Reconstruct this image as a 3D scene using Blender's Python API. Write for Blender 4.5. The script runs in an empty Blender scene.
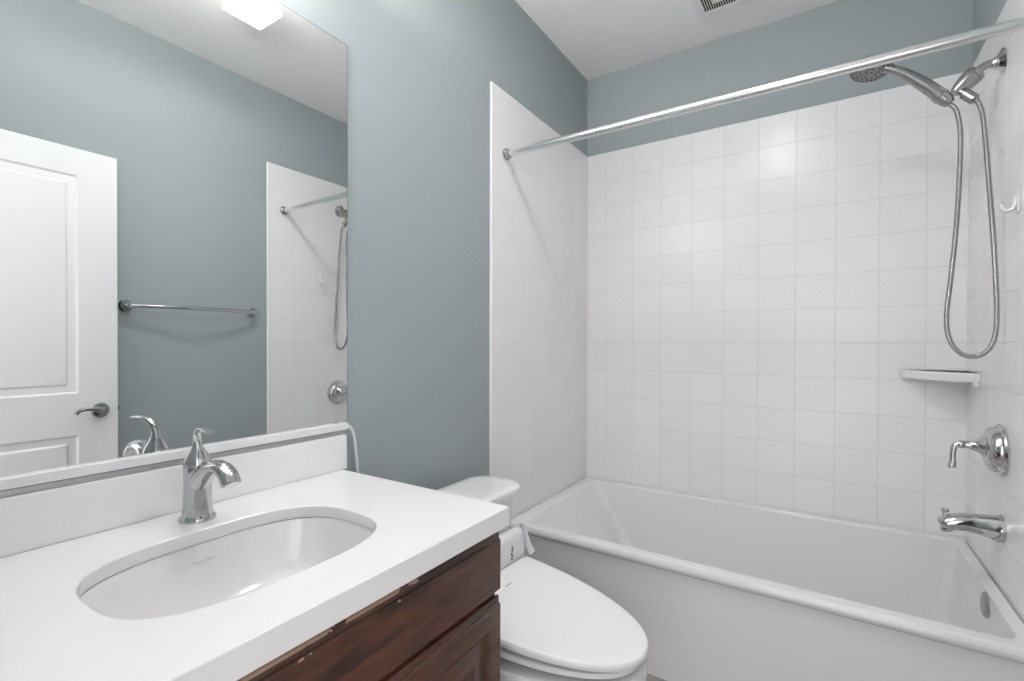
import bpy, bmesh, math, random
from mathutils import Vector, Matrix
random.seed(4)
S = bpy.context.scene
COL = S.collection

# ------------------------------------------------------------------ camera, world, exposure
CAM = Vector((1.1582, 0.0, 1.215))
YAW, PITCH, ROLL, F, CY = 0.57507, -0.007578, 0.002415, 483.62, 347.32
cd = bpy.data.cameras.new('camera'); co = bpy.data.objects.new('camera', cd); COL.objects.link(co)
cd.sensor_fit = 'HORIZONTAL'; cd.sensor_width = 36.0
cd.lens = F / 1024 * 36.0
cd.shift_x = 0.0
cd.shift_y = (CY - 340.5) / 1024
cd.clip_start = 0.01
fw = Vector((-math.sin(YAW), math.cos(YAW), 0)); rt = Vector((math.cos(YAW), math.sin(YAW), 0)); up = Vector((0, 0, 1))
f2 = fw * math.cos(PITCH) + up * math.sin(PITCH); u2 = -fw * math.sin(PITCH) + up * math.cos(PITCH)
r2 = rt * math.cos(ROLL) + u2 * math.sin(ROLL); u3 = -rt * math.sin(ROLL) + u2 * math.cos(ROLL)
m = Matrix((r2, u3, -f2)).transposed().to_4x4(); m.translation = CAM
co.matrix_world = m
S.camera = co

S.view_settings.view_transform = 'Standard'; S.view_settings.look = 'None'
S.view_settings.gamma = 1.0; S.view_settings.use_curve_mapping = False
S.view_settings.exposure = 1.13

w = bpy.data.worlds.new('world'); S.world = w; w.use_nodes = True
w.node_tree.nodes['Background'].inputs['Color'].default_value = (1.0, 0.97, 0.965, 1)
w.node_tree.nodes['Background'].inputs['Strength'].default_value = 1.0
CEIL_LIGHT = 46.0      # emission of the frosted ceiling shade
VANITY_SHADE = 15.0     # emission of the frosted vanity shades
VANITY_BULB = 5.5      # watts of each bulb in an open shade

# ------------------------------------------------------------------ measures of the room (metres)
W, D = 1.629, 2.590           # tile face to tile face, and the tiled back wall
PL, PR, PB = -0.010, W + 0.010, D + 0.010   # painted planes
ZC = 2.742                    # ceiling
ZT = 2.298                    # top of the tiling
YT = 1.630                    # front edge of the tiling
YF = 0.05                     # inner face of the front wall (the doorway the camera stands in)
TP = 0.1545                   # tile pitch
ZK = 0.858                    # countertop

# ------------------------------------------------------------------ materials
def nodes_of(name):
    mt = bpy.data.materials.new(name); mt.use_nodes = True
    nt = mt.node_tree; b = nt.nodes['Principled BSDF']
    return mt, nt, b
def mat(name, col, rough=0.5, metal=0.0, coat=0.0, bump=0.0, bscale=40.0, var=0.0, trans=0.0, spec=0.5):
    mt, nt, b = nodes_of(name)
    b.inputs['Base Color'].default_value = (*col, 1); b.inputs['Roughness'].default_value = rough
    b.inputs['Metallic'].default_value = metal; b.inputs['Coat Weight'].default_value = coat
    b.inputs['Coat Roughness'].default_value = 0.08
    b.inputs['Transmission Weight'].default_value = trans
    b.inputs['Specular IOR Level'].default_value = spec
    g = nt.nodes.new('ShaderNodeNewGeometry')
    if bump:
        n = nt.nodes.new('ShaderNodeTexNoise'); n.inputs['Scale'].default_value = bscale; n.inputs['Detail'].default_value = 3
        nt.links.new(g.outputs['Position'], n.inputs['Vector'])
        bp = nt.nodes.new('ShaderNodeBump'); bp.inputs['Strength'].default_value = bump; bp.inputs['Distance'].default_value = 0.002
        nt.links.new(n.outputs['Fac'], bp.inputs['Height']); nt.links.new(bp.outputs['Normal'], b.inputs['Normal'])
    if var:
        n = nt.nodes.new('ShaderNodeTexNoise'); n.inputs['Scale'].default_value = 5; n.inputs['Detail'].default_value = 5
        nt.links.new(g.outputs['Position'], n.inputs['Vector'])
        mx = nt.nodes.new('ShaderNodeMix'); mx.data_type = 'RGBA'
        mx.inputs['A'].default_value = (*[c * (1 - var) for c in col], 1); mx.inputs['B'].default_value = (*[min(1, c * (1 + var)) for c in col], 1)
        nt.links.new(n.outputs['Fac'], mx.inputs['Factor']); nt.links.new(mx.outputs['Result'], b.inputs['Base Color'])
    return mt
def emis(name, col, s):
    mt, nt, b = nodes_of(name)
    b.inputs['Base Color'].default_value = (0.9, 0.9, 0.9, 1); b.inputs['Roughness'].default_value = 0.3
    b.inputs['Emission Color'].default_value = (*col, 1); b.inputs['Emission Strength'].default_value = s
    return mt
def tile_mat(name, axis, off, base=(0.84, 0.838, 0.845), grout=(0.67, 0.67, 0.67)):
    mt, nt, b = nodes_of(name); L = nt.links.new; N = nt.nodes.new
    g = N('ShaderNodeNewGeometry'); sx = N('ShaderNodeSeparateXYZ'); L(g.outputs['Position'], sx.inputs[0])
    def m_(op, a, c=None):
        n = N('ShaderNodeMath'); n.operation = op
        if isinstance(a, (int, float)): n.inputs[0].default_value = a
        else: L(a, n.inputs[0])
        if c is not None:
            if isinstance(c, (int, float)): n.inputs[1].default_value = c
            else: L(c, n.inputs[1])
        return n.outputs[0]
    def line(sock, o):
        s = m_('DIVIDE', m_('SUBTRACT', sock, o), TP)
        d = m_('ABSOLUTE', m_('SUBTRACT', m_('FRACT', s), 0.5))
        mr = N('ShaderNodeMapRange'); mr.interpolation_type = 'SMOOTHSTEP'
        L(d, mr.inputs['Value']); mr.inputs['From Min'].default_value = 0.5 - 0.0026 / TP; mr.inputs['From Max'].default_value = 0.5 - 0.0006 / TP
        return mr.outputs['Result'], m_('FLOOR', s)
    a, fa = line(sx.outputs['XY'.index(axis)], off); c, fc = line(sx.outputs[2], 2.149)
    gm = m_('MAXIMUM', a, c)
    cb = N('ShaderNodeCombineXYZ'); L(fa, cb.inputs[0]); L(fc, cb.inputs[1])
    wn = N('ShaderNodeTexWhiteNoise'); wn.noise_dimensions = '3D'; L(cb.outputs[0], wn.inputs['Vector'])
    mv = N('ShaderNodeMix'); mv.data_type = 'RGBA'; L(wn.outputs['Value'], mv.inputs['Factor'])
    mv.inputs['A'].default_value = (*[x * 0.985 for x in base], 1); mv.inputs['B'].default_value = (*[x * 1.015 for x in base], 1)
    mx = N('ShaderNodeMix'); mx.data_type = 'RGBA'; L(gm, mx.inputs['Factor'])
    L(mv.outputs['Result'], mx.inputs['A']); mx.inputs['B'].default_value = (*grout, 1)
    L(mx.outputs['Result'], b.inputs['Base Color'])
    mr = N('ShaderNodeMapRange'); L(gm, mr.inputs['Value']); mr.inputs['To Min'].default_value = 0.27; mr.inputs['To Max'].default_value = 0.6
    L(mr.outputs['Result'], b.inputs['Roughness'])
    no = N('ShaderNodeTexNoise'); no.inputs['Scale'].default_value = 9; L(g.outputs['Position'], no.inputs['Vector'])
    h = m_('ADD', m_('SUBTRACT', 1.0, gm), m_('MULTIPLY', no.outputs['Fac'], 0.12))
    bp = N('ShaderNodeBump'); bp.inputs['Strength'].default_value = 0.35; bp.inputs['Distance'].default_value = 0.0010
    L(h, bp.inputs['Height']); L(bp.outputs['Normal'], b.inputs['Normal'])
    return mt
def wood_mat(name, chips=False):
    mt, nt, b = nodes_of(name); L = nt.links.new; N = nt.nodes.new
    g = N('ShaderNodeNewGeometry')
    mp = N('ShaderNodeMapping'); mp.inputs['Scale'].default_value = (9, 1.2, 9); L(g.outputs['Position'], mp.inputs['Vector'])
    n = N('ShaderNodeTexNoise'); n.inputs['Scale'].default_value = 4; n.inputs['Detail'].default_value = 6; n.inputs['Distortion'].default_value = 1.2
    L(mp.outputs['Vector'], n.inputs['Vector'])
    cr = N('ShaderNodeValToRGB'); L(n.outputs['Fac'], cr.inputs['Fac'])
    cr.color_ramp.elements[0].position = 0.32; cr.color_ramp.elements[0].color = (0.036, 0.014, 0.010, 1)
    cr.color_ramp.elements[1].position = 0.72; cr.color_ramp.elements[1].color = (0.125, 0.047, 0.026, 1)
    out = cr.outputs['Color']
    if chips:   # lacquer worn through to bare wood along the top edge
        sx = N('ShaderNodeSeparateXYZ'); L(g.outputs['Position'], sx.inputs[0])
        def rng(sock, a, c):
            r = N('ShaderNodeMapRange'); L(sock, r.inputs['Value']); r.inputs['From Min'].default_value = a; r.inputs['From Max'].default_value = c
            return r.outputs['Result']
        def mul(a, c, op='MULTIPLY'):
            r = N('ShaderNodeMath'); r.operation = op; L(a, r.inputs[0])
            if isinstance(c, float): r.inputs[1].default_value = c
            else: L(c, r.inputs[1])
            return r.outputs[0]
        n2 = N('ShaderNodeTexNoise'); n2.inputs['Scale'].default_value = 22; n2.inputs['Detail'].default_value = 4
        L(g.outputs['Position'], n2.inputs['Vector'])
        top = mul(rng(sx.outputs[2], 0.7895, 0.7900), rng(sx.outputs[1], 0.635, 0.630))
        a = mul(top, mul(n2.outputs['Fac'], 0.36, 'GREATER_THAN'))
        band = mul(rng(sx.outputs[2], 0.7805, 0.7810), rng(sx.outputs[2], 0.7840, 0.7835))
        n3 = N('ShaderNodeTexNoise'); n3.inputs['Scale'].default_value = 30; L(g.outputs['Position'], n3.inputs['Vector'])
        c = mul(mul(band, rng(sx.outputs[1], 0.63, 0.62)), mul(n3.outputs['Fac'], 0.56, 'GREATER_THAN'))
        mk = mul(a, c, 'MAXIMUM')
        mx = N('ShaderNodeMix'); mx.data_type = 'RGBA'; L(mk, mx.inputs['Factor']); L(out, mx.inputs['A'])
        mx.inputs['B'].default_value = (0.42, 0.27, 0.19, 1); out = mx.outputs['Result']
    L(out, b.inputs['Base Color'])
    b.inputs['Roughness'].default_value = 0.30; b.inputs['Coat Weight'].default_value = 0.35; b.inputs['Coat Roughness'].default_value = 0.14
    bp = N('ShaderNodeBump'); bp.inputs['Strength'].default_value = 0.08; bp.inputs['Distance'].default_value = 0.002
    L(n.outputs['Fac'], bp.inputs['Height']); L(bp.outputs['Normal'], b.inputs['Normal'])
    return mt

M = dict(
    paint=mat('wall_paint', (0.348, 0.391, 0.403), 0.65, spec=0.25, bump=0.12, bscale=160),
    ceil=mat('ceiling_paint', (0.84, 0.835, 0.83), 0.8, bump=0.1, bscale=120),
    trim=mat('trim_paint', (0.78, 0.78, 0.78), 0.35),
    door=mat('door_paint', (0.76, 0.765, 0.77), 0.38, bump=0.05, bscale=90),
    floor=mat('floor_vinyl', (0.34, 0.32, 0.30), 0.4, var=0.15),
    quartz=mat('white_quartz', (0.765, 0.765, 0.765), 0.22, var=0.012),
    splash=mat('backsplash_quartz', (0.85, 0.85, 0.85), 0.25, var=0.012),
    porcelain=mat('porcelain', (0.80, 0.80, 0.80), 0.08, coat=0.4),
    china=mat('sink_china', (0.74, 0.735, 0.74), 0.07, coat=0.5),
    acrylic=mat('tub_enamel', (0.79, 0.788, 0.795), 0.16, coat=0.3),
    plastic=mat('white_plastic', (0.80, 0.80, 0.81), 0.22),
    clear=mat('frosted_plastic', (0.70, 0.72, 0.73), 0.3),
    chrome=mat('chrome', (0.55, 0.555, 0.565), 0.06, metal=1.0),
    rodm=mat('polished_rod', (0.80, 0.80, 0.80), 0.24, metal=1.0),
    nickel=mat('brushed_nickel', (0.38, 0.375, 0.37), 0.24, metal=1.0, bump=0.05, bscale=300),
    darkmetal=mat('dark_metal', (0.10, 0.10, 0.10), 0.35, metal=0.6),
    mirror=mat('mirror_silver', (0.83, 0.845, 0.842), 0.0, metal=1.0),
    glassedge=mat('glass_edge', (0.12, 0.17, 0.16), 0.15),
    channel=mat('channel_aluminium', (0.48, 0.49, 0.50), 0.35, metal=0.8),
    black=mat('dark_recess', (0.012, 0.012, 0.012), 0.8),
    dot=mat('nozzle_rubber', (0.05, 0.05, 0.05), 0.6),
    mark=mat('grey_ink', (0.14, 0.14, 0.15), 0.5),
    faintmark=mat('pale_grey_ink', (0.64, 0.64, 0.64), 0.3),
    wood=wood_mat('cherry_wood'), woodchip=wood_mat('cherry_wood_worn', True),
    tback=tile_mat('tile_back', 'X', 0.113), tside=tile_mat('tile_side', 'Y', 1.648, grout=(0.69, 0.69, 0.69)),
    lamp=emis('lit_frosted_glass', (1.0, 0.958, 0.945), CEIL_LIGHT),
    lampside=emis('frosted_lamp_rim', (1.0, 0.958, 0.945), 2.2),
    shade=emis('lit_vanity_glass', (1.0, 0.958, 0.945), VANITY_SHADE),
)

# ------------------------------------------------------------------ mesh helpers (all coordinates are world metres)
def box(bm, x0, x1, y0, y1, z0, z1, bev=0.0, seg=2):
    vs = [bm.verts.new((x, y, z)) for x in (x0, x1) for y in (y0, y1) for z in (z0, z1)]
    q = [(0, 1, 3, 2), (4, 6, 7, 5), (0, 4, 5, 1), (2, 3, 7, 6), (0, 2, 6, 4), (1, 5, 7, 3)]
    fs = [bm.faces.new([vs[i] for i in f]) for f in q]
    if bev:
        es = list({e for f in fs for e in f.edges})
        bmesh.ops.bevel(bm, geom=es, offset=bev, segments=seg, profile=0.5, affect='EDGES')
def loft(bm, rings, cap0=True, cap1=True, mi=0):
    vr = [[bm.verts.new(p) for p in r] for r in rings]
    n = len(vr[0])
    for a, b in zip(vr, vr[1:]):
        for i in range(n):
            f = bm.faces.new((a[i], a[(i + 1) % n], b[(i + 1) % n], b[i])); f.material_index = mi
    if cap0: bm.faces.new(list(reversed(vr[0]))).material_index = mi
    if cap1: bm.faces.new(vr[-1]).material_index = mi
    return vr
def axes(d):
    d = Vector(d).normalized(); h = Vector((0, 0, 1)) if abs(d.z) < 0.9 else Vector((1, 0, 0))
    a = d.cross(h).normalized(); return d, a, a.cross(d).normalized() * -1
def lathe(bm, o, d, prof, seg=32, cap0=True, cap1=True, mi=0):
    """prof: (distance along d, radius)"""
    d, a, b = axes(d); o = Vector(o)
    loft(bm, [[o + d * t + (a * math.cos(2 * math.pi * k / seg) + b * math.sin(2 * math.pi * k / seg)) * max(r, 1e-4) for k in range(seg)] for t, r in prof], cap0, cap1, mi)
def smooth_path(pts, rad, n):
    P = [Vector(p) for p in pts]; R = [r if isinstance(r, tuple) else (r, r) for r in rad]
    if n <= 1: return P, R
    op, orr = [], []
    for i in range(len(P) - 1):
        p0, p1, p2, p3 = P[max(i - 1, 0)], P[i], P[i + 1], P[min(i + 2, len(P) - 1)]
        for k in range(n):
            t = k / n
            op.append(0.5 * ((2 * p1) + (p2 - p0) * t + (2 * p0 - 5 * p1 + 4 * p2 - p3) * t * t + (3 * p1 - p0 - 3 * p2 + p3) * t ** 3))
            orr.append(tuple(R[i][j] * (1 - t) + R[i + 1][j] * t for j in (0, 1)))
    op.append(P[-1]); orr.append(R[-1]); return op, orr
def tube(bm, pts, rad, seg=16, n=6, side=None, caps=True, mi=0):
    """rad: number, list of numbers or list of (half width along `side`, half thickness)"""
    if isinstance(rad, (int, float)): rad = [rad] * len(pts)
    P, R = smooth_path(pts, rad, n)
    rings = []; prev = None
    for i, p in enumerate(P):
        t = (P[min(i + 1, len(P) - 1)] - P[max(i - 1, 0)]).normalized()
        if side is not None: a = Vector(side)
        elif prev is None: a = axes(t)[1]
        else: a = prev
        a = (a - t * a.dot(t)).normalized(); prev = a; b = t.cross(a)
        rings.append([p + a * (R[i][0] * math.cos(2 * math.pi * k / seg)) + b * (R[i][1] * math.sin(2 * math.pi * k / seg)) for k in range(seg)])
    loft(bm, rings, caps, caps, mi)
def rrect(x0, x1, y0, y1, r, z, n=6):
    out = []
    for cx, cy, a0 in ((x1 - r, y1 - r, 0), (x0 + r, y1 - r, 90), (x0 + r, y0 + r, 180), (x1 - r, y0 + r, 270)):
        for k in range(n + 1):
            a = math.radians(a0 + 90 * k / n); out.append(Vector((cx + r * math.cos(a), cy + r * math.sin(a), z)))
    return out
def rect_rings(bm, axis, a0, a1, b0, b1, prof, cap0=True, cap1=True):
    """nested rectangles: prof = (inset, depth coordinate on axis)"""
    rings = []
    for ins, d in prof:
        c = [(a0 + ins, b0 + ins), (a1 - ins, b0 + ins), (a1 - ins, b1 - ins), (a0 + ins, b1 - ins)]
        rings.append([Vector((d, a, b)) if axis == 'x' else Vector((a, d, b)) if axis == 'y' else Vector((a, b, d)) for a, b in c])
    loft(bm, rings, cap0, cap1)
def BM(): return bmesh.new()

def obj(name, bm, material, parent=None, origin=None, smooth=35, label=None):
    bmesh.ops.recalc_face_normals(bm, faces=bm.faces[:])
    me = bpy.data.meshes.new(name)
    o = bpy.data.objects.new(name, me); COL.objects.link(o)
    org = Vector((0, 0, 0))
    if parent is not None:
        q = parent
        while q is not None: org += q.location; q = q.parent
        if origin is not None: o.location = Vector(origin) - org; org = Vector(origin)
    elif origin is not None: o.location = Vector(origin); org = Vector(origin)
    bmesh.ops.translate(bm, verts=bm.verts[:], vec=-org)
    bm.to_mesh(me); bm.free()
    for mm in (material if isinstance(material, (list, tuple)) else [material]): me.materials.append(mm)
    if smooth:
        me.polygons.foreach_set('use_smooth', [True] * len(me.polygons))
        me.set_sharp_from_angle(angle=math.radians(smooth))
        wn_ = o.modifiers.new('weighted_normals', 'WEIGHTED_NORMAL'); wn_.keep_sharp = True; wn_.weight = 80
    if parent is not None: o.parent = parent
    if label: o['label'] = label
    return o
def thing(name, label, cat, loc):
    o = bpy.data.objects.new(name, None); COL.objects.link(o); o.location = loc; o.empty_display_size = 0.05
    o['label'] = label; o['category'] = cat; return o
def tag(o, label, cat): o['label'] = label; o['category'] = cat; return o
def struct(name, bm, m_, parent=None, smooth=35, label=None):
    o = obj(name, bm, m_, parent, smooth=smooth, label=label)
    if parent is None: o['kind'] = 'structure'
    return o

# ------------------------------------------------------------------ the room shell
YH = -1.3    # the hall floor and ceiling run on behind the doorway
b = BM(); box(b, PL - .1, PR + .1, YH, PB + .1, -.1, 0); struct('floor', b, M['floor'])
b = BM(); box(b, PL - .1, PR + .1, YF - .12, PB + .1, ZC, ZC + .1); struct('ceiling', b, M['ceil'])
b = BM(); box(b, PL - .1, PL, YF, PB + .1, 0, ZC); wl = struct('wall_left', b, M['paint'])
b = BM(); box(b, PL, PR, PB, PB + .1, 0, ZC); wb = struct('wall_back', b, M['paint'])
b = BM(); box(b, PR, PR + .1, YF, PB + .1, 0, ZC); wr = struct('wall_right', b, M['paint'])
DX0, DX1, DZ = 0.735, 1.585, 2.065
b = BM()
box(b, PL - .1, DX0, YF - .12, YF, 0, ZC); box(b, DX1, PR + .1, YF - .12, YF, 0, ZC); box(b, DX0, DX1, YF - .12, YF, DZ, ZC)
struct('wall_front', b, M['paint'])
b = BM()
box(b, DX0 - .057, DX0, YF, YF + .014, 0, DZ + .057, .003); box(b, DX1, PR - .001, YF, YF + .012, 0, DZ + .057, .003); box(b, DX0, DX1, YF, YF + .014, DZ, DZ + .057, .003)
struct('trim_1', b, M['trim'])

# tiling of the tub alcove: slabs 1 cm proud of the paint, with rounded outer edges
def tiling(x0, x1, y0, y1, parent, mt, name):
    b = BM(); box(b, x0, x1, y0, y1, 0.0, ZT, .006, 3)
    obj(name, b, mt, parent)
tiling(PL - .004, 0, YT, D + .006, wl, M['tside'], 'tile_cladding')
tiling(W, PR + .004, YT, D + .006, wr, M['tside'], 'tile_cladding')
tiling(-.006, W + .006, D, PB + .004, wb, M['tback'], 'tile_cladding')
for nm, x0, x1, y0, y1 in (('baseboard_left', PL, PL + .012, .90, YT - .002), ('baseboard_right', PR - .012, PR, YF + .014, YT - .002)):
    b = BM(); box(b, x0, x1, y0, y1, 0, .09, .003); struct(nm, b, M['trim'])

# ------------------------------------------------------------------ the open door, seen in the mirror
DF, DB = 1.540, 1.575
b = BM()
y0, y1, z0, z1 = .066, .872, .012, 2.050
ys = [y0, y0 + .137, y1 - .137, y1]; zs = [z0, .215, .815, .995, 1.935, z1]
def quad(b, ps): return b.faces.new([b.verts.new(p) for p in ps])
for i in range(3):
    for j in range(5):
        if i == 1 and j in (1, 3):
            for sgn, xf in ((1, DF), (-1, DB)):
                rect_rings(b, 'x', ys[1], ys[2], zs[j], zs[j + 1], [(0, xf), (.008, xf + sgn * .007), (.034, xf + sgn * .011), (.042, xf + sgn * .004)], False, True)
        else:
            for xf in (DF, DB): quad(b, [(xf, ys[i], zs[j]), (xf, ys[i + 1], zs[j]), (xf, ys[i + 1], zs[j + 1]), (xf, ys[i], zs[j + 1])])
quad(b, [(DF, y0, z0), (DB, y0, z0), (DB, y0, z1), (DF, y0, z1)]); quad(b, [(DF, y1, z0), (DB, y1, z0), (DB, y1, z1), (DF, y1, z1)])
quad(b, [(DF, y0, z0), (DB, y0, z0), (DB, y1, z0), (DF, y1, z0)]); quad(b, [(DF, y0, z1), (DB, y0, z1), (DB, y1, z1), (DF, y1, z1)])
bmesh.ops.remove_doubles(b, verts=b.verts[:], dist=1e-5)
dr = struct('door_1', b, M['door'], smooth=20)
hy, hz = .808, .915
b = BM()
lathe(b, (DF, hy, hz), (-1, 0, 0), [(0, .033), (.004, .033), (.009, .029), (.012, .016), (.030, .012), (.044, .012), (.048, .010)], 32)
tube(b, [(DF - .040, hy, hz), (DF - .050, hy - .012, hz + .004), (DF - .053, hy - .04, hz + .012), (DF - .052, hy - .068, hz + .014), (DF - .049, hy - .088, hz + .006), (DF - .046, hy - .094, hz - .002)],
     [.011, .011, .0085, .008, .008, .009], 14)
obj('door_handle', b, M['nickel'], dr, label='brushed nickel lever handle')
b = BM(); box(b, DF + .006, DB - .006, y1 - .001, y1 + .0015, hz - .03, hz + .03, .001); box(b, DF + .010, DB - .010, y1, y1 + .010, hz - .008, hz + .008, .002)
obj('latch', b, M['nickel'], dr)
for hzz in (.25, 1.03, 1.82):
    b = BM(); tube(b, [(DB - .004, y0 - .006, hzz - .045), (DB - .004, y0 - .006, hzz + .045)], .006, 10, 1)
    obj('hinge', b, M['nickel'], dr)

# ------------------------------------------------------------------ bathtub
t = thing('bathtub', 'white alcove bathtub with sloped backrest below the tiled walls', 'bathtub', (W / 2, 2.16, 0))
R_ = []
FY = 1.746
def ring(x0, x1, y0, y1, r, z): R_.append(rrect(x0, x1, y0, y1, r, z, 8))
g_ = .002
ring(g_, W - g_, FY + .024, D - g_, .004, 0.0)
ring(g_, W - g_, FY + .018, D - g_, .004, .400)
ring(g_, W - g_, FY + .008, D - g_, .005, .407)
ring(g_, W - g_, FY + .002, D - g_, .006, .413)
ring(g_, W - g_, FY, D - g_, .007, .421)
ring(g_, W - g_, FY + .001, D - g_, .008, .430)
ring(g_ + .002, W - g_ - .002, FY + .006, D - g_ - .002, .009, .439)
ring(g_ + .005, W - g_ - .005, FY + .014, D - g_ - .004, .010, .443)
ring(.056, W - .042, FY + .044, D - .036, .036, .443)
ring(.061, W - .038, FY + .048, D - .039, .038, .440)
ring(.067, W - .035, FY + .054, D - .042, .040, .430)
ring(.110, W - .034, FY + .072, D - .048, .044, .350)
ring(.200, W - .046, FY + .098, D - .070, .050, .220)
ring(.262, W - .060, FY + .115, D - .088, .060, .140)
ring(.300, W - .085, FY + .135, D - .105, .065, .105)
ring(.350, W - .130, FY + .170, D - .135, .070, .092)
for rg in R_:      # the front rim runs very slightly out of parallel with the back wall
    for p in rg: p.y += max(0.0, (2.35 - p.y) / (2.35 - FY)) * (.004 - .028 * p.x / W)
b = BM(); loft(b, R_, True, True)
obj('tub_shell', b, M['acrylic'], t, smooth=32)
b = BM()
lathe(b, (W - .0325, 2.112, .386), (-1, 0, .05), [(-.004, .040), (0, .040), (.006, .040), (.010, .036), (.012, .028), (.0125, .004)], 36)
obj('overflow_plate', b, M['nickel'], t, label='brushed metal overflow plate')
b = BM(); lathe(b, (W - .28, 2.16, .0925), (0, 0, 1), [(0, .032), (.003, .032), (.005, .028), (.003, .020), (.003, .004)], 32)
obj('drain', b, M['chrome'], t, label='chrome drain')

# ------------------------------------------------------------------ vanity cabinet
CX = .540   # face of the carcass; fronts stand .020 proud
t = thing('vanity_cabinet', 'dark cherry wood vanity cabinet with worn drawer front under the white counter', 'cabinet', (.27, .47, 0))
b = BM(); CZT = ZK - .0445
box(b, PL + .001, CX - .02, .056, .072, .0, CZT); box(b, PL + .001, CX - .02, .868, .885, .0, CZT)
box(b, PL + .001, CX - .02, .072, .866, .10, .116); box(b, PL + .001, PL + .008, .072, .866, .116, CZT - .22)
box(b, CX - .02, CX, .056, .100, .10, CZT); box(b, CX - .02, CX, .838, .885, .10, CZT)
box(b, CX - .02, CX, .100, .838, .765, CZT); box(b, CX - .02, CX, .100, .838, .635, .675); box(b, CX - .02, CX, .100, .838, .10, .14)
box(b, CX - .02, CX, .455, .485, .14, .635); box(b, CX - .075, CX - .06, .072, .866, 0, .10)
obj('carcass', b, M['wood'], t)
b = BM()
rect_rings(b, 'x', .060, .890, .664, .7945, [(0, CX + .001), (0, CX + .006), (.002, CX + .009), (.009, CX + .013), (.010, CX + .0175), (.0115, CX + .0200), (.0140, CX + .0208), (.017, CX + .0200)])
obj('drawer_front', b, M['woodchip'], t, smooth=50, label='drawer front with chipped lacquer along its top edge')
for ya, yb in ((.060, .471), (.475, .890)):
    b = BM()
    rect_rings(b, 'x', ya, yb, .115, .652, [(0, CX + .001), (0, CX + .006), (.002, CX + .009), (.009, CX + .013), (.010, CX + .0175), (.0115, CX + .0200), (.0140, CX + .0208), (.018, CX + .0200),
        (.050, CX + .020), (.056, CX + .016), (.060, CX + .010), (.066, CX + .008), (.072, CX + .009), (.098, CX + .017), (.102, CX + .018)])
    obj('cabinet_door', b, M['wood'], t, smooth=50)

# ------------------------------------------------------------------ countertop with the sink cut-out
SX, SY, SA, SB, SN = .315, .457, .156, .2200, 2.9
def sup(cx, cy, a, b_, n, z, N=96, ang=None):
    out = []
    for k in range(N):
        th = 2 * math.pi * k / N if ang is None else ang[k]
        c, s = math.cos(th), math.sin(th)
        r = (abs(c / a) ** n + abs(s / b_) ** n) ** (-1 / n)
        out.append(Vector((cx + r * c, cy + r * s, z)))
    return out
KX0, KX1, KY0, KY1 = PL + .001, .577, YF + .002, .887
cors = [math.atan2(y - SY, x - SX) % (2 * math.pi) for x in (KX0, KX1) for y in (KY0, KY1)]
ang = sorted([2 * math.pi * k / 120 for k in range(120)])
for c in cors:
    i = min(range(len(ang)), key=lambda k: abs(ang[k] - c)); ang[i] = c
ang.sort()
def rect_ray(ins, z):
    out = []
    x0, x1, y0, y1 = KX0 + ins, KX1 - ins, KY0 + ins, KY1 - ins
    for th in ang:
        c, s = math.cos(th), math.sin(th)
        tx = ((KX1 if c > 0 else KX0) - SX) / c if abs(c) > 1e-9 else 1e9
        ty = ((KY1 if s > 0 else KY0) - SY) / s if abs(s) > 1e-9 else 1e9
        q = min(tx, ty); out.append(Vector((min(max(SX + q * c, x0), x1), min(max(SY + q * s, y0), y1), z)))
    return out
b = BM()
rings = [sup(SX, SY, SA + .002, SB + .002, SN, ZK - .026, ang=ang, N=len(ang)), sup(SX, SY, SA, SB, SN, ZK - .022, ang=ang, N=len(ang)), sup(SX, SY, SA, SB, SN, ZK - .002, ang=ang, N=len(ang)), sup(SX, SY, SA + .002, SB + .002, SN, ZK, ang=ang, N=len(ang)),
         rect_ray(.002, ZK), rect_ray(0, ZK - .002), rect_ray(0, ZK - .0415), rect_ray(.002, ZK - .0435), rect_ray(.040, ZK - .0435), rect_ray(.040, ZK - .026)]
vr = loft(b, rings, False, False)
n = len(ang)
for i in range(n): b.faces.new((vr[-1][i], vr[-1][(i + 1) % n], vr[0][(i + 1) % n], vr[0][i]))
tag(obj('countertop', b, M['quartz'], origin=(.28, .47, ZK - .046), smooth=30), 'white quartz vanity countertop with an oval sink cut-out', 'countertop')
b = BM(); box(b, PL + .001, .015, KY0, .900, ZK + .0005, .955, .0015, 2)
tag(obj('backsplash', b, M['splash'], origin=(0, .47, ZK)), 'white backsplash slab standing on the counter below the mirror', 'backsplash')

# sink bowl, mounted under the counter
t = thing('sink', 'white undermount sink bowl set in the vanity counter', 'sink', (SX, SY, ZK - .17))
b = BM(); R_ = []
for e, z in ((.016, ZK - .0275), (.004, ZK - .0272), (.001, ZK - .032), (-.004, ZK - .050), (-.014, ZK - .085), (-.030, ZK - .115), (-.055, ZK - .138), (-.085, ZK - .150), (-.125, ZK - .156), (-.139, ZK - .157)):
    R_.append(sup(SX, SY, SA + e, SB + e * 1.05, 2.75 if e > -.05 else 2.4, z, 72))
R_.append([Vector((SX + .020 * math.cos(2 * math.pi * k / 72), SY + .020 * math.sin(2 * math.pi * k / 72), ZK - .158)) for k in range(72)])
out = [sup(SX, SY, SA + .016, SB + .016, 2.75, ZK - .036, 72), sup(SX, SY, SA + .004, SB + .004, 2.75, ZK - .055, 72), sup(SX, SY, SA - .02, SB - .02, 2.6, ZK - .13, 72), sup(SX, SY, SA - .06, SB - .07, 2.4, ZK - .165, 72), sup(SX, SY, .022, .022, 2, ZK - .170, 72)]
loft(b, list(reversed(out)) + R_, False, False)
obj('bowl', b, M['china'], t, smooth=40)
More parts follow.
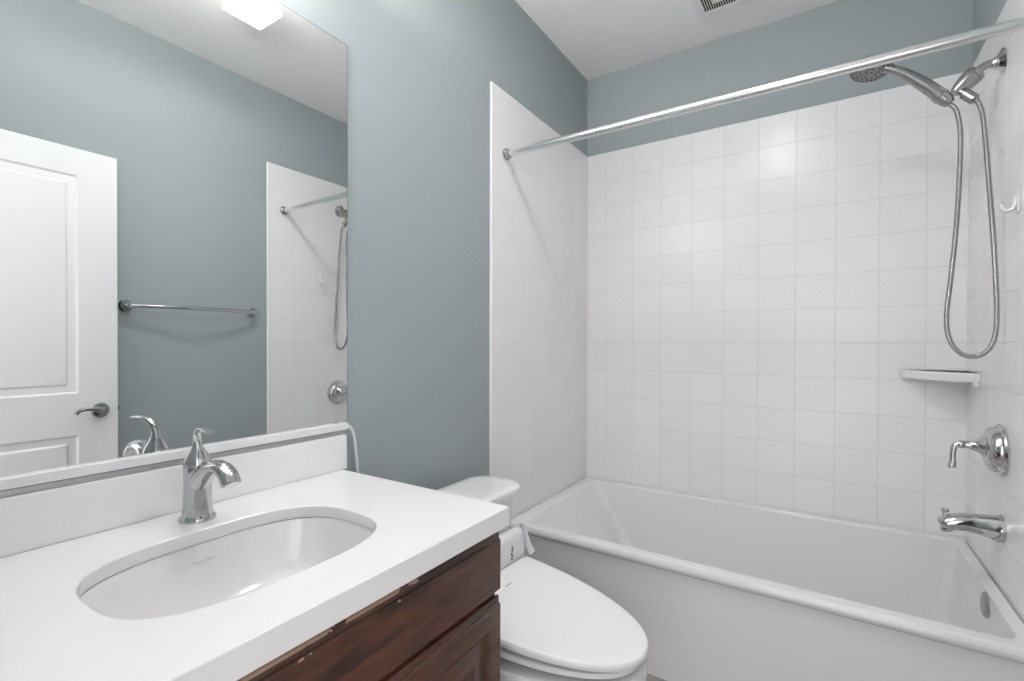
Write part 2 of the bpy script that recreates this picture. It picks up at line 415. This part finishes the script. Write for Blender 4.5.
b = BM(); lathe(b, (SX, SY, ZK - .159), (0, 0, 1), [(-.008, .019), (.0005, .021), (.003, .021), (.004, .017), (.002, .014), (.004, .011), (.005, .002)], 32)
obj('drain', b, M['chrome'], t, label='chrome drain stopper')
b = BM()
for k in range(7):   # faint printed maker's mark on the back of the bowl
    yy = .432 + k * .0058
    box(b, SX - .1468, SX - .1456, yy, yy + .0038, ZK - .0585, ZK - .0555)
obj('printed_mark', b, M['faintmark'], t, smooth=0)

# ------------------------------------------------------------------ sink faucet
fx, fy = .091, .475
t = thing('sink_faucet', 'chrome single-lever faucet standing behind the sink', 'faucet', (fx, fy, ZK))
b = BM(); lathe(b, (fx, fy, ZK), (0, 0, 1), [(0, .0325), (.004, .033), (.008, .0315), (.012, .028)], 40)
obj('base_ring', b, M['chrome'], t)
b = BM()
lathe(b, (fx, fy, ZK + .009), (0, 0, 1), [(0, .0285), (.02, .0258), (.06, .0246), (.085, .0250), (.096, .0256), (.101, .0250)], 40)
obj('body', b, M['chrome'], t)
b = BM()
tube(b, [(fx + .002, fy, ZK + .070), (fx + .030, fy, ZK + .096), (fx + .062, fy, ZK + .113), (fx + .093, fy, ZK + .117), (fx + .117, fy, ZK + .108), (fx + .131, fy, ZK + .091)],
     [(.0215, .022), (.0195, .0180), (.0175, .0140), (.0175, .0130), (.0180, .0135), (.0182, .0140)], 24, 6, side=(0, 1, 0))
obj('spout', b, M['chrome'], t)
b = BM(); lathe(b, (fx + .1315, fy, ZK + .0915), (.5, 0, -.87), [(0, .0125), (.003, .0125), (.0035, .010)], 24)
obj('aerator', b, M['plastic'], t, label='pale aerator outlet')
b = BM()
lathe(b, (fx, fy, ZK + .110), (0, 0, 1), [(0, .0245), (.004, .0250), (.010, .0235), (.020, .0185), (.030, .0125), (.038, .0095), (.044, .0088)], 32)
tube(b, [(fx, fy, ZK + .146), (fx + .001, fy - .001, ZK + .162), (fx + .009, fy - .004, ZK + .177), (fx + .028, fy - .008, ZK + .187), (fx + .054, fy - .011, ZK + .189), (fx + .080, fy - .014, ZK + .186)],
     [(.0088, .0088), (.0078, .0065), (.0078, .0050), (.0085, .0040), (.0095, .0034), (.0085, .0028)], 18, 6, side=(0, 1, 0))
obj('lever', b, M['chrome'], t)

# ------------------------------------------------------------------ mirror, the strip along its foot and the cord
MY0, MY1, MZ0, MZ1 = .062, .9163, .972, 2.074
t = thing('wall_mirror', 'large frameless wall mirror above the vanity', 'mirror', (PL, .49, MZ0))
b = BM(); box(b, PL + .001, -.005, MY0, MY1, MZ0, MZ1); o = obj('mirror_glass', b, M['mirror'], t, smooth=0)
b = BM()
for a in ((MY0 - .0012, MY0 - .0002, MZ0, MZ1 + .001), (MY1 + .0002, MY1 + .0016, MZ0, MZ1 + .001), (MY0, MY1, MZ1 + .0002, MZ1 + .0014)):
    box(b, PL + .001, -.0048, *a)
obj('glass_edge', b, M['glassedge'], t, smooth=0, label='dark polished glass edge')
b = BM(); box(b, PL + .001, .006, MY0, .902, .9558, .9668, .001)
obj('mounting_channel', b, M['channel'], t, label='grey metal channel')
b = BM(); box(b, -.0045, .009, MY0, .910, .9680, .9865, .0015, 2)  # white raceway covering the cord below the mirror, not a lamp
tag(obj('cable_raceway', b, M['plastic'], origin=(.01, .49, .97)), 'slim white strip along the bottom of the mirror', 'strip')
b = BM()
tube(b, [(.003, .908, .975), (.006, .915, .974), (.006, .924, .964), (.005, .932, .945), (.003, .940, .900), (.001, .948, .840), (-.001, .955, .740), (-.003, .958, .60), (-.004, .958, .45)], .0044, 12, 5)
tag(obj('power_cord', b, M['plastic'], origin=(0, .95, .45)), 'white cord hanging from the end of the mirror strip behind the counter', 'cord')

# ------------------------------------------------------------------ toilet
TY = 1.195
t = thing('toilet', 'white toilet with a bidet seat between vanity and bathtub', 'toilet', (.40, TY, 0))
def egg(xb, xc, xt, hw, z, tilt=0.0, nb=3.2, N=64, yc=TY, x0=.787):
    out = []
    for k in range(N):
        th = 2 * math.pi * k / N; c, s = math.cos(th), math.sin(th)
        if c >= 0: e, ax = 2.12, xt - xc
        else: e, ax = nb, xc - xb
        x = xc + ax * math.copysign(abs(c) ** (2 / e), c); y = yc + hw * math.copysign(abs(s) ** (2 / e), s)
        out.append(Vector((x, y, z + tilt * (x0 - x))))
    return out
b = BM()
loft(b, [egg(.10, .36, .60, .115, 0), egg(.10, .36, .605, .115, .03), egg(.10, .36, .60, .108, .10), egg(.12, .38, .700, .150, .20), egg(.15, .41, .772, .194, .28), egg(.17, .43, .782, .200, .335), egg(.17, .44, .784, .201, .384), egg(.175, .44, .778, .196, .396), egg(.20, .44, .745, .170, .398)])
obj('bowl', b, M['porcelain'], t, smooth=50)
TL, TLL = .066, .100
b = BM(); loft(b, [egg(.305, .34, .760, .192, .400, TL), egg(.300, .34, .768, .198, .4025, TL), egg(.300, .34, .768, .198, .4145, TL), egg(.305, .34, .760, .192, .4175, TL)])
obj('seat_ring', b, M['plastic'], t, smooth=40)
b = BM(); loft(b, [egg(.303, .325, .770, .202, .422, TLL), egg(.297, .32, .785, .209, .4255, TLL), egg(.296, .32, .788, .211, .434, TLL), egg(.297, .32, .786, .210, .4435, TLL), egg(.301, .32, .781, .206, .4465, TLL), egg(.320, .335, .750, .185, .4482, TLL), egg(.40, .42, .66, .10, .4498, TLL)])
obj('seat_lid', b, M['plastic'], t, smooth=50)
b = BM(); box(b, .262, .296, TY - .175, TY + 0.177, .425, .480, .008, 3)
R_ = [[Vector((p.x, p.y, z)) for p in rrect(x0, x1, ya, yb, r, 0, 6)] for x0, x1, ya, yb, r, z in
      ((.264, .290, TY - .172, TY + 0.217, .010, .478), (.258, .296, TY - .180, TY + 0.225, .016, .490), (.258, .297, TY - .180, TY + 0.225, .017, .520), (.258, .296, TY - .180, TY + 0.221, .017, .565), (.260, .293, TY - .178, TY + 0.216, .016, .580), (.265, .287, TY - .170, TY + 0.205, .012, .588), (.270, .280, TY - .158, TY + 0.187, .005, .590))]
loft(b, R_)
bu = obj('bidet_unit', b, M['plastic'], t, smooth=45, label='white bidet control housing with a dark script mark')
b = BM()
zz = [(.000, .563), (.006, .557), (-.002, .552), (.007, .547), (.001, .541), (-.004, .537), (.004, .533), (.007, .528), (-.001, .526), (-.002, .521), (.005, .519)]
tube(b, [(.2975, TY + 0.135 + a * 1.2, z - .014) for a, z in zz], [(.0020, .0009)] * len(zz), 8, 3, side=(0, 1, 0))
obj('script_mark', b, M['mark'], bu)
b = BM()
tube(b, [(.276, TY + 0.223, .592), (.280, TY + 0.230, .586), (.286, TY + 0.232, .562), (.296, TY + 0.233, .535), (.308, TY + 0.231, .512), (.322, TY + 0.227, .499)], [(.012, .0018)] * 6, 10, 5, side=(1, .1, .2))
obj('side_flap', b, M['clear'], bu, label='translucent side flap')
b = BM()
for k in range(5): box(b, .362, .3655, TY - .002 + k * .0062, TY - .002 + k * .0062 + .0048, .4488 + TLL * (.787 - .364) - .0015, .4488 + TLL * (.787 - .364) + .0006)
obj('printed_mark', b, M['mark'], t, smooth=0)
TC = 1.240
b = BM()
loft(b, [rrect(.085, .245, TC - .175, TC + .175, .05, .405), rrect(.075, .242, TC - .188, TC + .188, .05, .43), rrect(.068, .245, TC - .200, TC + .200, .055, .60), rrect(.066, .247, TC - .205, TC + .205, .06, .699)])
obj('tank', b, M['porcelain'], t, smooth=45)
b = BM()
box(b, .10, .24, TC - .11, TC + .11, .38, .41, .005)
obj('tank_gasket', b, M['porcelain'], t)
b = BM()
loft(b, [rrect(.060, .262, TC - .228, TC + .228, .065, .6955, 10), rrect(.054, .270, TC - .236, TC + .236, .072, .700, 10), rrect(.054, .271, TC - .237, TC + .237, .073, .712, 10), rrect(.056, .269, TC - .235, TC + .235, .072, .718, 10), rrect(.064, .261, TC - .227, TC + .227, .066, .722, 10), rrect(.09, .235, TC - .19, TC + .19, .05, .7235, 10)])
obj('tank_lid', b, M['porcelain'], t, smooth=50)

# ------------------------------------------------------------------ tub spout
sy, sz = 2.105, .636
sz = .638
t = thing('tub_spout', 'chrome tub spout with diverter knob above the bathtub edge', 'tub spout', (W, sy, sz))
b = BM()
tube(b, [(W, sy, sz), (W - .008, sy, sz), (W - .014, sy, sz + .001), (W - .05, sy, sz + .003), (W - .085, sy, sz + .004), (W - .115, sy, sz), (W - .138, sy, sz - .008), (W - .150, sy, sz - .015)],
     [(.038, .042), (.038, .042), (.036, .039), (.033, .033), (.031, .029), (.030, .027), (.027, .0235), (.016, .014)], 28, 5, side=(0, 1, 0))
obj('spout_body', b, M['chrome'], t)
b = BM(); lathe(b, (W - .137, sy, sz + .010), (-.05, 0, 1), [(0, .008), (.010, .0065), (.016, .006), (.021, .0105), (.026, .0115), (.030, .008)], 20)
obj('diverter_knob', b, M['chrome'], t)
b = BM(); lathe(b, (W - .134, sy, sz - .024), (.12, 0, -1), [(0, .017), (.009, .016), (.010, .013)], 24)
obj('outlet', b, M['chrome'], t)

# ------------------------------------------------------------------ shower valve
vy, vz = 2.122, .882
t = thing('shower_valve', 'round chrome shower valve with a down-turned lever above the spout', 'shower valve', (W, vy, vz))
b = BM(); lathe(b, (W, vy, vz), (-1, 0, 0), [(0, .080), (.006, .082), (.011, .080), (.014, .072), (.026, .069), (.036, .062), (.041, .050), (.043, .040)], 56)
obj('escutcheon', b, M['chrome'], t)
b = BM()
lathe(b, (W - .040, vy, vz + .008), (-1, 0, 0), [(0, .038), (.006, .034), (.014, .025), (.026, .0175), (.040, .0135), (.054, .0125), (.060, .013), (.064, .011)], 32)
obj('hub', b, M['chrome'], t)
b = BM()
tube(b, [(W - .088, vy, vz + .008), (W - .104, vy - .001, vz + .008), (W - .114, vy - .001, vz - .001), (W - .117, vy - .002, vz - .020), (W - .118, vy - .002, vz - .045), (W - .120, vy - .002, vz - .066), (W - .120, vy - .002, vz - .070)],
     [.0095, .0098, .0095, .0082, .0085, .0120, .0100], 18, 6)
obj('lever', b, M['chrome'], t)

# ------------------------------------------------------------------ shower arm with bracket
ay = 2.14
t = thing('shower_holder', 'chrome shower arm and nickel holder on the right tiled wall', 'shower arm', (W, ay + .003, 2.117))
b = BM(); lathe(b, (W, ay + .003, 2.117), (-1, 0, -.1), [(0, .039), (.004, .040), (.010, .031), (.016, .021), (.024, .0185), (.030, .0150)], 36)
obj('flange', b, M['chrome'], t)
b = BM(); tube(b, [(W - .010, ay + .002, 2.117), (W - .035, ay, 2.116), (W - .055, ay, 2.108), (W - .074, ay, 2.090), (W - .086, ay, 2.074)], .0122, 18, 5)
obj('arm_pipe', b, M['nickel'], t)
b = BM()
p0, p1 = Vector((1.563, ay - .002, 2.096)), Vector((1.509, ay - .009, 2.043)); dv = p1 - p0; ln = dv.length
lathe(b, p0, dv, [(-.002, .022), (.002, .0280), (.014, .0290), (.016, .0270), (.019, .0285), (.034, .0265), (.054, .0215), (ln - .006, .0165), (ln, .0145)], 32)
obj('holder', b, M['nickel'], t)
b = BM()
q0, q1 = Vector((1.522, ay - .012, 2.044)), Vector((1.555, ay - .026, 2.002)); dq = q1 - q0; lq = dq.length
lathe(b, q0, dq, [(-.008, .010), (.012, .011), (.018, .0165), (lq, .0160), (lq + .002, .013)], 28)
obj('hose_port', b, M['nickel'], t)

# ------------------------------------------------------------------ hand shower with hose
t = thing('hand_shower', 'brushed nickel hand shower head with a long looped metal hose', 'hand shower', (1.48, ay - .012, 2.02))
H = Vector((1.283, ay - .030, 2.176))     # centre of the head
b = BM()
tube(b, [(1.497, ay - .012, 2.010), (1.488, ay - .012, 2.024), (1.470, ay - .013, 2.046), (1.448, ay - .014, 2.072), (1.415, ay - .018, 2.106), (1.380, ay - .022, 2.138), (1.350, ay - .025, 2.160), (1.325, ay - .027, 2.174)],
     [.0140, .0205, .0215, .0210, .0195, .0165, .0140, .0160], 22, 5)
hn = obj('handle', b, M['nickel'], t)
b = BM(); lathe(b, (1.478, ay - .0125, 2.036), (-.66, 0, .75), [(0, .0215), (.002, .0235), (.016, .0230), (.018, .0212)], 28)
obj('collar', b, M['nickel'], hn)
nrm = Vector((-.10, -.22, -1)).normalized()
b = BM(); lathe(b, H - nrm * .030, nrm, [(0, .020), (.006, .038), (.014, .055), (.022, .063), (.028, .064), (.031, .061)], 44)
hd = obj('head', b, M['nickel'], t)
b = BM(); fc = H + nrm * .001
lathe(b, fc, nrm, [(0, .0605), (.0015, .060), (.0022, .055), (.0022, .002)], 44)
_, A_, B_ = axes(nrm)
for r, cnt in ((.052, 26), (.040, 18), (.028, 12), (.012, 6)):
    for k in range(cnt):
        a = 2 * math.pi * k / cnt + r * 40
        if r == .028 and k % 4 == 0: continue
        lathe(b, fc + nrm * .002 + (A_ * math.cos(a) + B_ * math.sin(a)) * r, nrm, [(0, .0036), (.0012, .0030)], 8, False, True, 1)
obj('spray_face', b, [mat('spray_grey', (.30, .30, .30), .4, metal=.4), M['dot']], hd, label='grey spray face dotted with dark nozzles')
b = BM()
hose = [(1.4975, ay - .012, 2.008), (1.512, ay - .016, 1.985), (1.521, ay - .020, 1.930), (1.523, ay - .022, 1.860), (1.519, ay - .026, 1.72), (1.512, ay - .030, 1.58), (1.501, ay - .034, 1.44), (1.491, ay - .038, 1.33), (1.491, ay - .042, 1.265), (1.503, ay - .046, 1.215), (1.526, ay - .050, 1.185),
        (1.551, ay - .052, 1.177), (1.574, ay - .053, 1.185), (1.593, ay - .054, 1.210), (1.603, ay - .054, 1.250), (1.606, ay - .052, 1.305), (1.604, ay - .050, 1.40), (1.597, ay - .046, 1.56), (1.588, ay - .040, 1.72), (1.580, ay - .034, 1.86), (1.573, ay - .029, 1.95), (1.5625, ay - .0295, 1.990), (1.5587, ay - .0276, 1.9972)]
tube(b, hose, .0070, 12, 6)
hm = mat('hose_metal', (.36, .36, .36), .26, metal=1.0)
nt = hm.node_tree; bs = nt.nodes['Principled BSDF']
wv = nt.nodes.new('ShaderNodeTexWave'); wv.bands_direction = 'Z'; wv.inputs['Scale'].default_value = 90
gg = nt.nodes.new('ShaderNodeNewGeometry'); nt.links.new(gg.outputs['Position'], wv.inputs['Vector'])
bp = nt.nodes.new('ShaderNodeBump'); bp.inputs['Strength'].default_value = .5; bp.inputs['Distance'].default_value = .001
nt.links.new(wv.outputs['Fac'], bp.inputs['Height']); nt.links.new(bp.outputs['Normal'], bs.inputs['Normal'])
obj('hose', b, hm, t, label='ribbed metal hose hanging in a long loop')

# ------------------------------------------------------------------ corner soap shelf
b = BM()
def shelf_ring(ins, z, back=.0):
    x0, y1 = 1.421 + ins * 1.4, D - .001; x1, y0 = W - .001, 2.381 + ins * 1.4
    out = [Vector((x1, y1, z)), Vector((x0, y1, z))]
    fl = .016
    out.append(Vector((x0 + .001, y1 - fl, z)))
    for k in range(9):
        s = k / 8
        bow = .018 * math.sin(math.pi * s)
        out.append(Vector((x0 + .012 + (x1 - fl - x0 - .012) * s - bow * .7, y1 - fl - .010 + (y0 + .012 - y1 + fl + .010) * s - bow * .7, z)))
    out.append(Vector((x1 - fl, y0 + .001, z))); out.append(Vector((x1, y0, z)))
    return out
loft(b, [shelf_ring(.020, 1.071), shelf_ring(.004, 1.076), shelf_ring(0, 1.082), shelf_ring(0, 1.107), shelf_ring(.003, 1.111), shelf_ring(.012, 1.111), shelf_ring(.018, 1.103)])
box(b, W - .018, W - .001, 2.385, 2.401, 1.061, 1.10, .006, 3)
tag(obj('soap_shelf', b, M['porcelain'], origin=(1.56, 2.53, 1.07), smooth=50), 'white ceramic corner soap shelf on the tiled wall', 'shelf')

# ------------------------------------------------------------------ white hook on the right wall
b = BM(); hy_ = 1.990
box(b, W - .0055, W - .0002, hy_ - .014, hy_ + .014, 1.602, 1.664, .0025, 2)
tube(b, [(W - .006, hy_, 1.650), (W - .008, hy_, 1.630), (W - .013, hy_, 1.614), (W - .024, hy_, 1.609), (W - .034, hy_, 1.616), (W - .038, hy_, 1.630)], [(.007, .005), (.0075, .005), (.0075, .005), (.007, .005), (.0065, .0045), (.005, .004)], 14, 5, side=(0, 1, 0))
tag(obj('wall_hook', b, M['plastic'], origin=(W, hy_, 1.62)), 'small white plastic hook stuck on the right tiled wall', 'hook')

# ------------------------------------------------------------------ curtain rod
ry, rz = 1.735, 2.0285
t = thing('shower_curtain_rod', 'straight polished shower rod spanning the bathtub alcove', 'curtain rod', (W / 2, ry, rz))
b = BM(); tube(b, [(.004, ry, rz), (W - .004, ry, rz)], .0150, 28, 1); obj('rod', b, M['rodm'], t)
for x, s in ((0, 1), (W, -1)):
    b = BM(); lathe(b, (x, ry, rz), (s, 0, 0), [(.0005, .025), (.006, .025), (.010, .020), (.022, .0185), (.023, .0145)], 32)
    obj('end_flange', b, M['nickel'], t)

# ------------------------------------------------------------------ towel bar on the right wall (seen in the mirror)
t = thing('towel_bar', 'chrome bowed towel bar on the blue wall beside the door', 'towel bar', (PR, 1.23, 1.392))
b = BM(); y0_, y1_, tz = .935, 1.540, 1.392
tube(b, [(PR - .034, y0_, tz), (PR - .046, y0_ + .03, tz), (PR - .062, y0_ + .10, tz), (PR - .078, y0_ + .20, tz), (PR - .084, (y0_ + y1_) / 2, tz), (PR - .078, y1_ - .20, tz), (PR - .062, y1_ - .10, tz), (PR - .046, y1_ - .03, tz), (PR - .034, y1_, tz)], .0092, 16, 5)
obj('bar', b, M['chrome'], t)
for yy in (y0_, y1_):
    b = BM(); lathe(b, (PR, yy, tz), (-1, 0, 0), [(0, .029), (.006, .029), (.011, .024), (.018, .019), (.030, .018), (.040, .0185), (.046, .014), (.048, .006)], 32)
    obj('post', b, M['chrome'], t)

# ------------------------------------------------------------------ ceiling exhaust vent
vx0, vx1, vy0, vy1 = .646, .960, 2.070, 2.384
t = thing('exhaust_vent', 'white slotted exhaust vent on the ceiling above the bathtub', 'vent', ((vx0 + vx1) / 2, (vy0 + vy1) / 2, ZC))
b = BM()
def fr(b, x0, x1, y0, y1, wd, z0, z1, bev=.002):
    box(b, x0, x1, y0, y0 + wd, z0, z1, bev); box(b, x0, x1, y1 - wd, y1, z0, z1, bev)
    box(b, x0, x0 + wd, y0 + wd, y1 - wd, z0, z1, bev); box(b, x1 - wd, x1, y0 + wd, y1 - wd, z0, z1, bev)
fr(b, vx0, vx1, vy0, vy1, .036, ZC - .009, ZC - .0005)
box(b, vx0 + .078, vx1 - .078, vy0 + .078, vy1 - .078, ZC - .009, ZC - .002, .002)
obj('cover', b, M['trim'], t)
b = BM(); box(b, vx0 + .03, vx1 - .03, vy0 + .03, vy1 - .03, ZC - .003, ZC - .0008); obj('recess', b, M['black'], t)
b = BM(); n = 24; s0, s1 = vx0 + .036, vx1 - .036
for k in range(n + 1):
    x = s0 + (s1 - s0) * k / n
    for a, c in ((vy1 - .078, vy1 - .036), (vy0 + .036, vy0 + .078)): box(b, x - .0012, x + .0012, a, c, ZC - .008, ZC - .003)
    if x < vx0 + .078 or x > vx1 - .078: box(b, x - .0012, x + .0012, vy0 + .078, vy1 - .078, ZC - .008, ZC - .003)
obj('louvers', b, M['trim'], t)

t.rotation_euler.z = math.radians(-2.0)

# ------------------------------------------------------------------ ceiling light
lx0, lx1, ly0, ly1 = .803, .971, 1.052, 1.216
t = thing('ceiling_light', 'lit square white glass light on the ceiling, reflected in the mirror', 'ceiling light', ((lx0 + lx1) / 2, (ly0 + ly1) / 2, ZC))
b = BM(); box(b, lx0 - .004, lx1 + .004, ly0 - .004, ly1 + .004, ZC - .020, ZC - .0005, .003); obj('base_plate', b, M['nickel'], t)
b = BM(); box(b, lx0, lx1, ly0, ly1, ZC - .116, ZC - .020, .002); obj('frosted_rim', b, M['lampside'], t)
b = BM(); box(b, lx0 + .001, lx1 - .001, ly0 + .001, ly1 - .001, ZC - .120, ZC - .1165, .001); obj('diffuser', b, M['lamp'], t)

# ------------------------------------------------------------------ vanity light above the mirror (just above the picture's edge)
t = thing('vanity_light', 'three-shade vanity light above the mirror', 'wall light', (PL, .40, 2.17))
b = BM(); box(b, PL + .0005, PL + .022, .14, .66, 2.165, 2.225, .005); obj('back_plate', b, M['nickel'], t)
for yy in (.20, .40, .60):
    b = BM(); tube(b, [(PL + .02, yy, 2.19), (.06, yy, 2.175), (.105, yy, 2.150), (.115, yy, 2.165)], .007, 12, 5); ar = obj('arm', b, M['nickel'], t)
    b = BM(); lathe(b, (.115, yy, 2.160), (0, 0, 1), [(0, .022), (.02, .034), (.06, .045), (.10, .052), (.10, .049), (.06, .042), (.022, .031), (.004, .016)], 32)
    obj('glass_shade', b, M['shade'], t)
    ld = bpy.data.lights.new('bulb', 'POINT'); ld.energy = VANITY_BULB; ld.shadow_soft_size = .004; ld.color = (1, .958, .945)
    lo = bpy.data.objects.new('bulb', ld); COL.objects.link(lo); lo.parent = t; lo.location = Vector((.115, yy, 2.2580)) - t.location
